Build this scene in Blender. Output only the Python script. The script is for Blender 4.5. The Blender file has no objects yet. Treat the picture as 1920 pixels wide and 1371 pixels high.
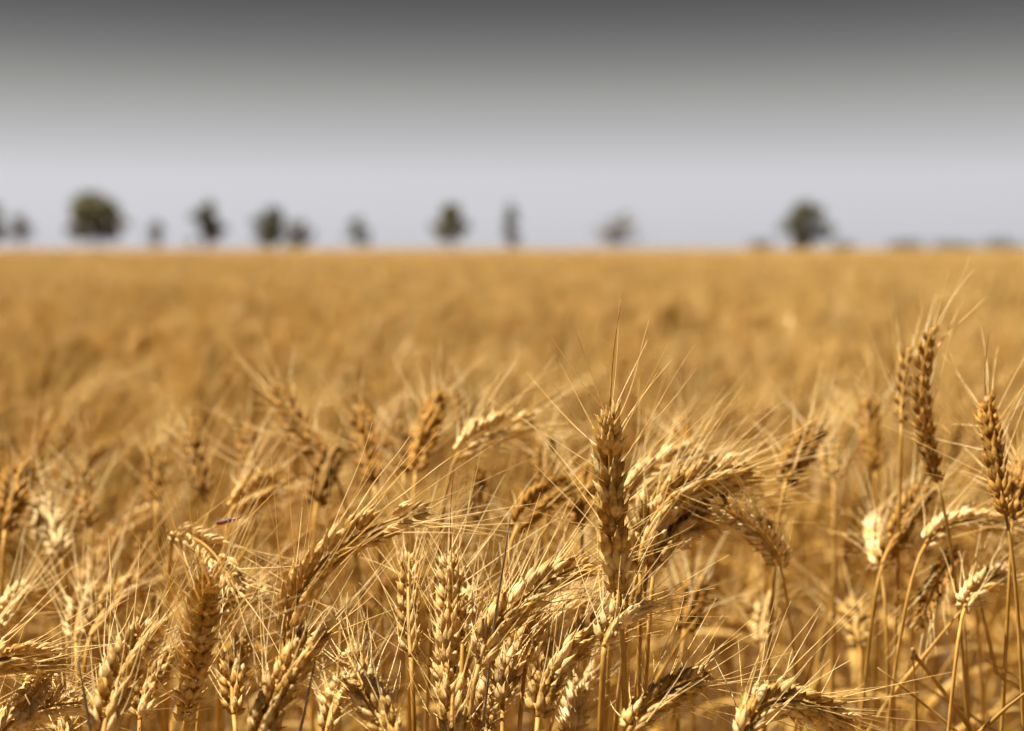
import bpy, math, random
import numpy as np
from mathutils import Vector, Matrix

R = math.radians
scene = bpy.context.scene
COL = scene.collection

# ------------------------------------------------------------------ camera
H = 0.95                                   # camera height (m), a hand above the ears
FPX = 50.0 / 36.0 * 1920.0                 # focal length in photograph pixels
PITCH = math.atan((685.5 - 466.0) / FPX)   # the field's horizon lies at row 468
FOCUS = 0.65
cam_d = bpy.data.cameras.new('camera')
cam = bpy.data.objects.new('camera', cam_d)
COL.objects.link(cam)
cam.location = (0, 0, H)
cam.rotation_euler = (math.pi / 2 - PITCH, 0, 0)
cam_d.lens = 50.0
cam_d.sensor_width = 36.0
cam_d.sensor_fit = 'HORIZONTAL'
cam_d.clip_start = 0.02
cam_d.clip_end = 6000.0
cam_d.dof.use_dof = True
cam_d.dof.focus_distance = FOCUS
cam_d.dof.aperture_fstop = 5.4
scene.camera = cam

# ------------------------------------------------------------------ light
SUN_DIR = Vector((-0.40, 0.25, 0.88)).normalized()     # towards the sun: high, left, behind the ears
sun_el = math.asin(SUN_DIR.z)
sun_az = math.atan2(SUN_DIR.x, SUN_DIR.y)
sd = bpy.data.lights.new('sun', 'SUN')
sd.energy = 5.0
sd.angle = R(0.53)
sd.color = (1.0, 0.925, 0.80)
so = bpy.data.objects.new('sun', sd)
COL.objects.link(so)
so.location = (-4, 4, 9)
so.rotation_euler = (-SUN_DIR).to_track_quat('-Z', 'Y').to_euler()

world = bpy.data.worlds.new('World')
scene.world = world
world.use_nodes = True
wn, wl = world.node_tree.nodes, world.node_tree.links
wn.clear()
w_out = wn.new('ShaderNodeOutputWorld')
w_bg = wn.new('ShaderNodeBackground')
w_sky = wn.new('ShaderNodeTexSky')
w_sky.sky_type = 'NISHITA'
w_sky.sun_disc = False
w_sky.sun_elevation = sun_el
w_sky.sun_rotation = sun_az
w_sky.air_density = 1.0
w_sky.dust_density = 3.0
w_hsv = wn.new('ShaderNodeHueSaturation')
w_hsv.inputs['Saturation'].default_value = 0.0
w_tc = wn.new('ShaderNodeTexCoord')
w_sep = wn.new('ShaderNodeSeparateXYZ')
w_ramp = wn.new('ShaderNodeValToRGB')
w_mul = wn.new('ShaderNodeMix'); w_mul.data_type = 'RGBA'; w_mul.blend_type = 'MULTIPLY'
w_mul.inputs['Factor'].default_value = 1.0
w_scale = wn.new('ShaderNodeMath'); w_scale.operation = 'MULTIPLY'; w_scale.inputs[1].default_value = 5.0
# grey sky ramp: pale along the horizon, painted darker with height, the same all round
SKY_STOPS = [  # (elevation in degrees, grey)
    (0.0, 0.73), (2.9, 0.70), (3.6, 0.615), (4.65, 0.50), (5.7, 0.395), (6.75, 0.29),
    (7.8, 0.20), (8.8, 0.14), (9.8, 0.098), (11.4, 0.085)]
SKY_GAIN = 2.38
cr = w_ramp.color_ramp
while len(cr.elements) < len(SKY_STOPS):
    cr.elements.new(0.5)
for e, (a, g) in zip(cr.elements, SKY_STOPS):
    e.position = min(1.0, math.sin(R(a)) * 5.0)
    warm = min(1.0, max(0.0, (a - 2.5) / 3.0))
    e.color = (g * (0.985 + 0.015 * warm), g * (0.98 + 0.02 * warm), g * (1.035 - 0.035 * warm - 0.05 * max(0.0, 1 - abs(a - 6.4) / 1.6)), 1)
wl.new(w_tc.outputs['Generated'], w_sep.inputs[0])
wl.new(w_sep.outputs['Z'], w_scale.inputs[0])
wl.new(w_scale.outputs[0], w_ramp.inputs['Fac'])
wl.new(w_sky.outputs[0], w_hsv.inputs['Color'])
w_gam = wn.new('ShaderNodeGamma'); w_gam.inputs['Gamma'].default_value = 0.12   # overcast: evens the clear sky out
wl.new(w_hsv.outputs[0], w_gam.inputs[0])
wl.new(w_gam.outputs[0], w_mul.inputs[6])
wl.new(w_ramp.outputs[0], w_mul.inputs[7])
wl.new(w_mul.outputs[2], w_bg.inputs['Color'])
w_bg.inputs['Strength'].default_value = 0.12 * SKY_GAIN
wl.new(w_bg.outputs[0], w_out.inputs[0])

vs = scene.view_settings
vs.view_transform = 'Standard'
vs.look = 'None'
vs.gamma = 1.0
vs.exposure = 1.5
scene.render.engine = 'CYCLES'
scene.cycles.max_bounces = 6
scene.cycles.diffuse_bounces = 4
scene.cycles.transmission_bounces = 4
scene.cycles.adaptive_threshold = 0.02
scene.cycles.use_denoising = True

# ------------------------------------------------------------------ helpers
FWD = Vector((0, math.cos(PITCH), -math.sin(PITCH)))
UPV = Vector((0, math.sin(PITCH), math.cos(PITCH)))
CAM = Vector((0, 0, H))
def P(px, py, d):
    """photograph pixel at depth d (m) -> world point"""
    return CAM + FWD * d + Vector((1, 0, 0)) * ((px - 960.0) / FPX * d) + UPV * ((685.5 - py) / FPX * d)

def tag(o, label=None, cat=None, group=None, kind=None):
    if label: o['label'] = label
    if cat: o['category'] = cat
    if group: o['group'] = group
    if kind: o['kind'] = kind
    return o
def link(name, mesh, parent=None):
    o = bpy.data.objects.new(name, mesh)
    COL.objects.link(o)
    if parent is not None: o.parent = parent
    return o

class MB:
    """collects pieces, builds one mesh"""
    def __init__(s): s.v = []; s.f = []; s.m = []; s.n = 0
    def add(s, verts, faces, mat=0, M=None):
        a = np.asarray(verts, dtype=float)
        if M is not None:
            m = np.array(M)
            a = a @ m[:3, :3].T + m[:3, 3]
        s.v.append(a)
        n = s.n
        s.f.extend(tuple(i + n for i in f) for f in faces)
        s.m.extend([mat] * len(faces))
        s.n += len(a)
    def mesh(s, name, mats, smooth=True):
        me = bpy.data.meshes.new(name)
        me.from_pydata(np.concatenate(s.v).tolist(), [], s.f)
        for m in mats: me.materials.append(m)
        me.polygons.foreach_set('material_index', s.m)
        if smooth: me.polygons.foreach_set('use_smooth', [True] * len(s.f))
        me.update()
        return me

def tube(pts, radii, nseg=6, cap=True):
    """round tube along pts -> verts, faces"""
    pts = [Vector(p) for p in pts]
    n = len(pts)
    verts, faces = [], []
    ref = None
    for i, p in enumerate(pts):
        t = (pts[min(i + 1, n - 1)] - pts[max(i - 1, 0)]).normalized()
        if ref is None:
            ref = Vector((1, 0, 0)) if abs(t.x) < 0.8 else Vector((0, 1, 0))
        a = (ref - t * ref.dot(t)).normalized()
        b = t.cross(a)
        ref = a
        for k in range(nseg):
            an = 2 * math.pi * k / nseg
            verts.append(p + (a * math.cos(an) + b * math.sin(an)) * radii[i])
    for i in range(n - 1):
        for k in range(nseg):
            k2 = (k + 1) % nseg
            faces.append((i * nseg + k, i * nseg + k2, (i + 1) * nseg + k2, (i + 1) * nseg + k))
    if cap:
        faces.append(tuple(range(nseg))[::-1])
        faces.append(tuple((n - 1) * nseg + k for k in range(nseg)))
    return [tuple(v) for v in verts], faces

def bez3(a, b, c, d, n):
    out = []
    for i in range(n):
        t = i / (n - 1); u = 1 - t
        out.append(a * u**3 + b * 3 * u * u * t + c * 3 * u * t * t + d * t**3)
    return out
def bez2(a, b, c, n):
    out = []
    for i in range(n):
        t = i / (n - 1); u = 1 - t
        out.append(a * u * u + b * 2 * u * t + c * t * t)
    return out

# ------------------------------------------------------------------ materials
def nodes_of(name):
    m = bpy.data.materials.new(name)
    m.use_nodes = True
    nt = m.node_tree
    nt.nodes.clear()
    return m, nt.nodes, nt.links
def ramp(nd, stops):
    r = nd.new('ShaderNodeValToRGB')
    while len(r.color_ramp.elements) < len(stops): r.color_ramp.elements.new(0.5)
    for e, (p, c) in zip(r.color_ramp.elements, stops):
        e.position = p; e.color = (*c, 1)
    return r
def straw(name, dark, mid, pale, trans=0.3, rough=0.5, noise=260.0, stripe=(1400, 1400, 90), bump=0.25,
          vary=(0.8, 1.15), bleach=0.35, speck=0.0):
    m, nd, lk = nodes_of(name)
    out = nd.new('ShaderNodeOutputMaterial')
    tc = nd.new('ShaderNodeTexCoord')
    oi = nd.new('ShaderNodeObjectInfo')
    n1 = nd.new('ShaderNodeTexNoise'); n1.inputs['Scale'].default_value = noise
    n1.inputs['Detail'].default_value = 2.0
    off = nd.new('ShaderNodeVectorMath'); off.operation = 'ADD'
    sc = nd.new('ShaderNodeVectorMath'); sc.operation = 'SCALE'; sc.inputs['Scale'].default_value = 7.3
    cmb = nd.new('ShaderNodeCombineXYZ')
    for k in range(3): lk.new(oi.outputs['Random'], cmb.inputs[k])
    lk.new(cmb.outputs[0], sc.inputs[0])
    lk.new(tc.outputs['Object'], off.inputs[0]); lk.new(sc.outputs[0], off.inputs[1])
    lk.new(off.outputs[0], n1.inputs['Vector'])
    rp = ramp(nd, [(0.27, dark), (0.5, mid), (0.72, pale)])
    lk.new(n1.outputs['Fac'], rp.inputs['Fac'])
    # per piece: value and a sun-bleached share
    mr = nd.new('ShaderNodeMapRange')
    mr.inputs['To Min'].default_value = vary[0]; mr.inputs['To Max'].default_value = vary[1]
    lk.new(oi.outputs['Random'], mr.inputs['Value'])
    w = nd.new('ShaderNodeTexWhiteNoise'); w.noise_dimensions = '1D'
    lk.new(oi.outputs['Random'], w.inputs['W'])
    pw = nd.new('ShaderNodeMath'); pw.operation = 'POWER'; pw.inputs[1].default_value = 2.2
    lk.new(w.outputs['Value'], pw.inputs[0])
    ml = nd.new('ShaderNodeMath'); ml.operation = 'MULTIPLY'; ml.inputs[1].default_value = bleach
    lk.new(pw.outputs[0], ml.inputs[0])
    mx = nd.new('ShaderNodeMix'); mx.data_type = 'RGBA'
    lk.new(ml.outputs[0], mx.inputs['Factor']); lk.new(rp.outputs[0], mx.inputs[6])
    mx.inputs[7].default_value = (*pale, 1)
    hs = nd.new('ShaderNodeHueSaturation')
    lk.new(mr.outputs[0], hs.inputs['Value']); lk.new(mx.outputs[2], hs.inputs['Color'])
    if speck:
        n3 = nd.new('ShaderNodeTexNoise'); n3.inputs['Scale'].default_value = 700.0; n3.inputs['Detail'].default_value = 3.0
        n3.inputs['Roughness'].default_value = 0.7
        lk.new(off.outputs[0], n3.inputs['Vector'])
        r3 = ramp(nd, [(0.30, (0.42, 0.40, 0.42)), (0.44, (0.92, 0.92, 0.92)), (0.70, (1.08, 1.08, 1.1))])
        lk.new(n3.outputs['Fac'], r3.inputs['Fac'])
        m3 = nd.new('ShaderNodeMix'); m3.data_type = 'RGBA'; m3.blend_type = 'MULTIPLY'; m3.inputs['Factor'].default_value = speck
        lk.new(hs.outputs[0], m3.inputs[6]); lk.new(r3.outputs[0], m3.inputs[7])
        colr = m3.outputs[2]
    else:
        colr = hs.outputs[0]
    # fibres along the piece
    mp = nd.new('ShaderNodeMapping'); mp.inputs['Scale'].default_value = stripe
    lk.new(tc.outputs['Object'], mp.inputs['Vector'])
    n2 = nd.new('ShaderNodeTexNoise'); n2.inputs['Scale'].default_value = 1.0; n2.inputs['Detail'].default_value = 2.0
    lk.new(mp.outputs[0], n2.inputs['Vector'])
    bp = nd.new('ShaderNodeBump'); bp.inputs['Strength'].default_value = bump; bp.inputs['Distance'].default_value = 0.0004
    lk.new(n2.outputs['Fac'], bp.inputs['Height'])
    pb = nd.new('ShaderNodeBsdfPrincipled')
    pb.inputs['Roughness'].default_value = rough
    pb.inputs['Specular IOR Level'].default_value = 0.13
    lk.new(colr, pb.inputs['Base Color']); lk.new(bp.outputs[0], pb.inputs['Normal'])
    tr = nd.new('ShaderNodeBsdfTranslucent')
    lk.new(colr, tr.inputs['Color'])
    ms = nd.new('ShaderNodeMixShader'); ms.inputs[0].default_value = trans
    lk.new(pb.outputs[0], ms.inputs[1]); lk.new(tr.outputs[0], ms.inputs[2])
    lk.new(ms.outputs[0], out.inputs[0])
    return m
M_EAR = straw('ear_husk', (0.31, 0.150, 0.023), (0.50, 0.282, 0.054), (0.86, 0.64, 0.31), trans=0.26, rough=0.52, bleach=0.7, bump=0.5, speck=0.8)
M_EAR_BROWN = straw('ear_husk_brown', (0.18, 0.078, 0.011), (0.31, 0.146, 0.023), (0.56, 0.32, 0.075), trans=0.18, rough=0.55, bleach=0.3, bump=0.45)
M_EAR_UMBER = straw('ear_husk_umber', (0.14, 0.055, 0.005), (0.235, 0.105, 0.010), (0.42, 0.22, 0.035), trans=0.14, rough=0.6, bleach=0.3, bump=0.45)  # brown husk darkened further: shade on the mid ears put into the colour
M_EAR_PALE = straw('ear_husk_bleached', (0.48, 0.28, 0.07), (0.70, 0.47, 0.17), (0.90, 0.72, 0.41), trans=0.25, rough=0.5, bleach=0.65, bump=0.5, speck=0.7)
M_EAR_WHITE = straw('ear_husk_white', (0.66, 0.48, 0.23), (0.82, 0.67, 0.41), (0.92, 0.82, 0.60), trans=0.25, rough=0.5, bleach=0.5, bump=0.45)  # bleached husk whitened further: glare of the sun put into the colour
M_AWN = straw('awn_bristle', (0.62, 0.39, 0.10), (0.83, 0.60, 0.22), (0.95, 0.81, 0.50), trans=0.3, rough=0.38, bump=0.0, noise=90, bleach=0.6)
M_AWN_FIELD = straw('awn_field', (0.55, 0.33, 0.07), (0.71, 0.48, 0.135), (0.87, 0.68, 0.33), trans=0.28, rough=0.4, bump=0.0, noise=90, bleach=0.5)
M_STEM = straw('stem_straw', (0.30, 0.145, 0.022), (0.48, 0.262, 0.048), (0.66, 0.43, 0.14), trans=0.24, rough=0.45,
               noise=60, stripe=(1800, 1800, 12), bump=0.2, bleach=0.35)
M_LEAF = straw('leaf_straw', (0.31, 0.15, 0.022), (0.48, 0.266, 0.049), (0.70, 0.48, 0.17), trans=0.36, rough=0.55,
               noise=70, stripe=(1500, 1500, 20), bump=0.35, bleach=0.5)
M_GREY = straw('weathered_stalk', (0.13, 0.10, 0.07), (0.24, 0.18, 0.115), (0.36, 0.28, 0.18), trans=0.1, rough=0.5,
               noise=80, stripe=(1500, 1500, 15))
M_NODE = straw('stem_node', (0.16, 0.09, 0.035), (0.28, 0.16, 0.06), (0.45, 0.28, 0.11), trans=0.05, noise=300)
PLANT_MATS = [M_EAR, M_AWN_FIELD, M_STEM, M_LEAF, M_NODE]
EAR_KINDS = {'gold': M_EAR, 'brown': M_EAR_BROWN, 'pale': M_EAR_PALE, 'umber': M_EAR_UMBER, 'white': M_EAR_WHITE}
def plant_mats(kind): return [EAR_KINDS[kind]] + PLANT_MATS[1:]

def mat_ground():
    m, nd, lk = nodes_of('dry_soil')
    out = nd.new('ShaderNodeOutputMaterial'); tc = nd.new('ShaderNodeTexCoord')
    n1 = nd.new('ShaderNodeTexNoise'); n1.inputs['Scale'].default_value = 0.05; n1.inputs['Detail'].default_value = 8
    n2 = nd.new('ShaderNodeTexNoise'); n2.inputs['Scale'].default_value = 14; n2.inputs['Detail'].default_value = 6
    lk.new(tc.outputs['Object'], n1.inputs['Vector']); lk.new(tc.outputs['Object'], n2.inputs['Vector'])
    r1 = ramp(nd, [(0.3, (0.17, 0.105, 0.042)), (0.7, (0.24, 0.155, 0.066))])
    r2 = ramp(nd, [(0.3, (0.75, 0.72, 0.7)), (0.7, (1.05, 1.05, 1.05))])
    lk.new(n1.outputs['Fac'], r1.inputs['Fac']); lk.new(n2.outputs['Fac'], r2.inputs['Fac'])
    mx = nd.new('ShaderNodeMix'); mx.data_type = 'RGBA'; mx.blend_type = 'MULTIPLY'; mx.inputs['Factor'].default_value = 1
    lk.new(r1.outputs[0], mx.inputs[6]); lk.new(r2.outputs[0], mx.inputs[7])
    bp = nd.new('ShaderNodeBump'); bp.inputs['Strength'].default_value = 0.6; bp.inputs['Distance'].default_value = 0.02
    lk.new(n2.outputs['Fac'], bp.inputs['Height'])
    pb = nd.new('ShaderNodeBsdfPrincipled'); pb.inputs['Roughness'].default_value = 0.9
    lk.new(mx.outputs[2], pb.inputs['Base Color']); lk.new(bp.outputs[0], pb.inputs['Normal'])
    lk.new(pb.outputs[0], out.inputs[0])
    return m
def mat_plain(name, c1, c2, scale, rough=0.8, trans=0.0):
    m, nd, lk = nodes_of(name)
    out = nd.new('ShaderNodeOutputMaterial'); tc = nd.new('ShaderNodeTexCoord')
    n1 = nd.new('ShaderNodeTexNoise'); n1.inputs['Scale'].default_value = scale; n1.inputs['Detail'].default_value = 4
    lk.new(tc.outputs['Object'], n1.inputs['Vector'])
    r1 = ramp(nd, [(0.35, c1), (0.65, c2)])
    lk.new(n1.outputs['Fac'], r1.inputs['Fac'])
    pb = nd.new('ShaderNodeBsdfPrincipled'); pb.inputs['Roughness'].default_value = rough
    lk.new(r1.outputs[0], pb.inputs['Base Color'])
    if trans:
        tr = nd.new('ShaderNodeBsdfTranslucent'); lk.new(r1.outputs[0], tr.inputs['Color'])
        ms = nd.new('ShaderNodeMixShader'); ms.inputs[0].default_value = trans
        lk.new(pb.outputs[0], ms.inputs[1]); lk.new(tr.outputs[0], ms.inputs[2]); lk.new(ms.outputs[0], out.inputs[0])
    else:
        lk.new(pb.outputs[0], out.inputs[0])
    return m

# ------------------------------------------------------------------ ground
def ground_z(y):
    if y < 175: return 0.0
    t = min(1.0, (y - 175) / 150.0)
    return 0.95 * t * t * (3 - 2 * t)
ys = [-60, -5, 0, 1, 3, 10, 40, 100, 160, 175] + [175 + 10 * i for i in range(1, 16)] + [360, 450, 700, 1200, 2500, 4500]
xs = [-4000, -1500, -600, -300, -150, -60, -20, -5, 0, 5, 20, 60, 150, 300, 600, 1500, 4000]
rg = random.Random(5)
gv, gf = [], []
for y in ys:
    for x in xs:
        wob = 0.0 if y < 176 else rg.uniform(-0.06, 0.06)
        gv.append((x, y, ground_z(y) + wob))
nx = len(xs)
for j in range(len(ys) - 1):
    for i in range(nx - 1):
        gf.append((j * nx + i, j * nx + i + 1, (j + 1) * nx + i + 1, (j + 1) * nx + i))
g = MB(); g.add(gv, gf)
ground = link('ground', g.mesh('ground', [mat_ground()]))
tag(ground, kind='structure')

# ------------------------------------------------------------------ wheat: building blocks
def husk(L, w, t, nseg, us, inward=0.0, beak=0.0):
    """one boat-shaped glume or lemma: Z along, Y outward, keel on +Y"""
    verts = [(0, 0, 0)]; faces = []
    for u in us:
        p = max(0.02, math.sin(math.pi * min(1.0, u ** 0.72))) ** 0.75
        if u > 0.8: p = max(p * 0.9, 0.13 * (1.02 - u) / 0.2 + 0.05)
        yo = inward * u * u
        for k in range(nseg):
            a = 2 * math.pi * k / nseg
            x = math.cos(a) * w / 2 * p
            y = math.sin(a) * t / 2 * p
            y = y * (1.0 + 0.18 * max(0, math.sin(a)) ** 6) if y > 0 else y * 0.55
            verts.append((x, y + yo, u * L))
    verts.append((0, inward, L + beak))
    n = len(us)
    for k in range(nseg):
        k2 = (k + 1) % nseg
        faces.append((0, 1 + k2, 1 + k))
        for i in range(n - 1):
            a = 1 + i * nseg
            faces.append((a + k, a + k2, a + nseg + k2, a + nseg + k))
        a = 1 + (n - 1) * nseg
        faces.append((a + k, a + k2, len(verts) - 1))
    return verts, faces

MM = 0.001
def spikelet_pieces(rnd, nseg, us, lod=0):
    """glumes and florets of one spikelet; returns [(verts, faces, matrix)], awn roots [(pos, dir)]"""
    pcs, awns = [], []
    j = lambda a: rnd.uniform(-a, a)
    def put(lat, tilt, x0, y0, z0, L, w, t, inward, beak, awn):
        v, f = husk(L * MM, w * MM, t * MM, nseg, us, inward * MM, beak * MM)
        M = (Matrix.Translation((x0 * MM, y0 * MM, z0 * MM)) @ Matrix.Rotation(R(lat), 4, 'Y')
             @ Matrix.Rotation(R(-tilt), 4, 'X') @ Matrix.Rotation(R(lat * 0.9), 4, 'Z').inverted())
        pcs.append((v, f, M))
        if awn: awns.append((M @ Vector((0, inward * MM, (L + beak * 0.8) * MM)), (M.to_3x3() @ Vector((0, 0, 1))).normalized(), lat))
    put(31 + j(5), 8 + j(4), 1.2, 0.7, 0.0, 9.0 + j(.7), 3.7, 2.8, -0.5, 1.6, False)
    put(-31 + j(5), 8 + j(4), -1.2, 0.7, 0.0, 9.0 + j(.7), 3.7, 2.8, -0.5, 1.6, False)
    put(17 + j(5), 4 + j(4), 1.0, 0.2, 1.8, 10.1 + j(.8), 4.0, 3.7, -0.6, 2.0, True)
    put(-17 + j(5), 4 + j(4), -1.0, 0.2, 1.8, 10.1 + j(.8), 4.0, 3.7, -0.6, 2.0, True)
    if lod == 0 or rnd.random() < 0.7:
        put(j(6), 10 + j(4), 0, 1.3, 3.0, 9.4 + j(.9), 3.6, 3.2, -0.4, 1.8, rnd.random() < 0.5)
    return pcs, awns
def spikelet_mesh(seed, kind='gold'):
    rnd = random.Random(seed)
    pcs, awns = spikelet_pieces(rnd, 8, (0.05, 0.16, 0.32, 0.5, 0.68, 0.82, 0.92))
    b = MB()
    for v, f, M in pcs: b.add(v, f, 0, M)
    return b.mesh('spikelet', [EAR_KINDS[kind]]), awns
HERO_SPIKELETS = [spikelet_mesh(s) for s in range(7)]
SPIKELETS_OF = {k: [spikelet_mesh(s, k)[0] for s in range(7)] for k in ('brown', 'pale', 'umber', 'white')}
SPIKELETS_OF['gold'] = [q[0] for q in HERO_SPIKELETS]
def awn_verts(rnd, L, nring, nseg, r0=0.27, r1=0.09, wav=1.0):
    """awn along +Z, bowed in X"""
    bow = rnd.uniform(-0.15, 0.15) * L * wav; side = rnd.uniform(-0.03, 0.03) * L * wav
    kink = rnd.uniform(-0.012, 0.012) * L * wav
    pts, rad = [], []
    for i in range(nring):
        u = i / (nring - 1)
        pts.append(Vector((bow * u * u + kink * math.sin(u * 5.5), side * u * u + kink * 0.6 * math.sin(u * 4 + 1), u * L)))
        rad.append((r0 + (r1 - r0) * u ** 0.8) * MM)
    return tube(pts, rad, nseg, cap=False)
def awn_mesh(seed):
    rnd = random.Random(100 + seed)
    b = MB(); v, f = awn_verts(rnd, 1.0, 9, 4, r0=0.34, r1=0.1)
    v = [(x, y, z) for x, y, z in v]
    b.add(v, f)
    return b.mesh('awn', [M_AWN])
# awn meshes are one metre long with true radii; Z alone is scaled to length, X and Y bows scaled through variants
def awn_mesh_len(seed, L):
    rnd = random.Random(200 + seed)
    b = MB(); v, f = awn_verts(rnd, L, 9, 4)
    b.add(v, f)
    return b.mesh('awn', [M_AWN])
HERO_AWNS = [awn_mesh_len(s, 0.030 + 0.0055 * (s % 8)) for s in range(24)]
def awn_pick(rnd, L):
    k = min(7, max(0, round((L - 0.030) / 0.0055)))
    return HERO_AWNS[k + 8 * rnd.randrange(3)]

def frame(z, y):
    """matrix with Z along z and Y as near y as can be"""
    z = z.normalized(); y = (y - z * y.dot(z)).normalized(); x = y.cross(z)
    return Matrix((x, y, z)).transposed()

def ear_layout(curve, B0, rnd, spacing=0.0039, scale=1.0, spread=30.0, awn_len=0.055, twist=0.0, awn_frac=1.0):
    """positions of spikelets and awns along an ear curve. Yields ('s', variant, matrix) / ('a', length, matrix)"""
    seg = [0.0]
    for a, b in zip(curve, curve[1:]): seg.append(seg[-1] + (b - a).length)
    L = seg[-1]
    n = max(6, int(L * 0.93 / spacing))
    def at(s):
        s = min(max(s, 0), L - 1e-7)
        for i in range(len(seg) - 1):
            if seg[i + 1] >= s:
                t = (s - seg[i]) / (seg[i + 1] - seg[i])
                return curve[i].lerp(curve[i + 1], t), (curve[i + 1] - curve[i]).normalized()
    out = []
    for i in range(n + 1):
        u = i / n
        p, T = at(u * L * 0.93)
        B = (B0 - T * B0.dot(T)).normalized()
        B = Matrix.Rotation(R(twist) * (u - 0.5), 3, T) @ B
        last = i == n
        O = B * (1 if i % 2 == 0 else -1)
        if last: O = T.cross(B)
        k = 0.92 * scale * (0.70 + 0.38 * math.sin(math.pi * min(1, 0.18 + u * 0.72)) ** 1.0) * rnd.uniform(0.86, 1.12)
        if u > 0.85: k *= 0.86
        tilt = R(rnd.uniform(10, 25) * (0.35 if last else 1.0))
        Z = T * math.cos(tilt) + O * math.sin(tilt)
        Mx = frame(Z, O)
        Mx = Mx @ Matrix.Rotation(R(rnd.uniform(-16, 16)), 3, 'Z')
        if not last and rnd.random() < 0.03: continue
        M4 = Matrix.Translation(p + O * 0.0013 * scale) @ Mx.to_4x4() @ Matrix.Diagonal((k, k, k, 1))
        vi = rnd.randrange(len(HERO_SPIKELETS))
        out.append(('s', vi, M4))
        for (tip, dr, lat) in HERO_SPIKELETS[vi][1]:
            if rnd.random() > awn_frac: continue
            base = M4 @ tip
            d0 = (M4.to_3x3() @ dr).normalized()
            rad = (O * rnd.uniform(0.15, 0.8) + (Mx @ Vector((1, 0, 0))) * (1 if lat > 0 else -1) * rnd.uniform(0.3, 1.2)).normalized()
            b = R(spread) * rnd.uniform(0.55, 1.35) * (0.62 if u > 0.8 else 1.0) * (0.3 if last else 1.0)
            dv = (T * math.cos(b) + rad * math.sin(b)) * 0.85 + d0 * 0.25
            dv.normalize()
            ln = awn_len * rnd.uniform(0.68, 1.2) * (0.75 + 0.35 * math.sin(math.pi * (0.15 + 0.7 * u)))
            Ma = frame(dv, T.cross(dv) + Vector((1e-4, 0, 0)))
            Ma = Ma @ Matrix.Rotation(rnd.uniform(0, 6.28), 3, 'Z')
            out.append(('a', ln, Matrix.Translation(base - dv * 0.0012) @ Ma.to_4x4()))
    return out

def stem_curve(base, T0, gpt, n=22, reach=0.075):
    p1 = base - T0 * reach
    p2 = Vector((gpt.x * 0.75 + base.x * 0.25, gpt.y * 0.75 + base.y * 0.25, base.z * 0.5))
    return bez3(base, p1, p2, gpt, n)
def stem_geo(b, pts, r_top=1.15, r_low=1.75, mat=2, nseg=7, node_mat=4, nodes=True, org=Vector((0, 0, 0))):
    n = len(pts)
    rad = [(r_top + (r_low - r_top) * min(1, (i / (n - 1)) * 1.6)) * MM for i in range(n)]
    v, f = tube([p - org for p in pts], rad, nseg)
    b.add(v, f, mat)
    if nodes:
        for q in (int(n * 0.42), int(n * 0.72)):
            a, c = pts[q], pts[q + 1]
            t = (c - a).normalized()
            pp = [a - t * 0.004, a - t * 0.002, a, a + t * 0.002, a + t * 0.004]
            v, f = tube([p - org for p in pp], [r_low * k * MM for k in (0.95, 1.25, 1.35, 1.25, 0.95)], nseg)
            b.add(v, f, node_mat)
def leaf_geo(b, root, out_dir, rnd, L=0.16, w=0.009, mat=3, rise=0.5, droop=1.6, org=Vector((0, 0, 0))):
    """dry leaf: ribbon that leaves the stem, arches and hangs, folded along its midrib and twisting"""
    n = 12
    od = Vector((out_dir.x, out_dir.y, 0)).normalized()
    p = root.copy(); ang = math.atan(rise) + 0.7
    pts = []; tw = rnd.uniform(-1.4, 1.4); sd_ = od.cross(Vector((0, 0, 1)))
    verts, faces = [], []
    for i in range(n):
        u = i / (n - 1)
        a = ang - droop * u
        t = od * math.cos(a) + Vector((0, 0, 1)) * math.sin(a)
        if i: p = p + t * (L / (n - 1))
        nrm = t.cross(sd_)
        th = tw * u * 2.0
        s2 = sd_ * math.cos(th) + nrm * math.sin(th)
        n2 = t.cross(s2)
        ww = w / 2 * min(1.0, (0.45 + u * 3)) * (1 - u ** 3) + 0.0003
        q = p - org
        verts += [tuple(q + s2 * ww + n2 * ww * 0.35), tuple(q), tuple(q - s2 * ww + n2 * ww * 0.35)]
    for i in range(n - 1):
        a = i * 3
        faces += [(a, a + 1, a + 4, a + 3), (a + 1, a + 2, a + 5, a + 4)]
    b.add(verts, faces, mat)

LOW_US = (0.12, 0.42, 0.75)
def mid_spikelets(n=4):
    out = []
    for s in range(n):
        pcs, _ = spikelet_pieces(random.Random(40 + s), 5, LOW_US, 1)
        b = MB()
        for v, f, M in pcs: b.add(v, f, 0, M)
        out.append((np.concatenate(b.v), b.f))
    return out
MID_SPK = mid_spikelets()

def ear_join(b, lay, rnd, org, awn_rings=5, awn_r=1.0, parts='sa'):
    for kind, a, M in lay:
        M2 = Matrix.Translation(-org) @ M
        if kind == 's' and 's' in parts:
            v, f = MID_SPK[a % len(MID_SPK)]
            b.add(v, f, 0, M2)
        elif kind == 'a' and 'a' in parts:
            v, f = awn_verts(rnd, a, awn_rings, 3, r0=0.34 * awn_r, r1=0.12 * awn_r)
            b.add(v, f, 1, M2)

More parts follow.
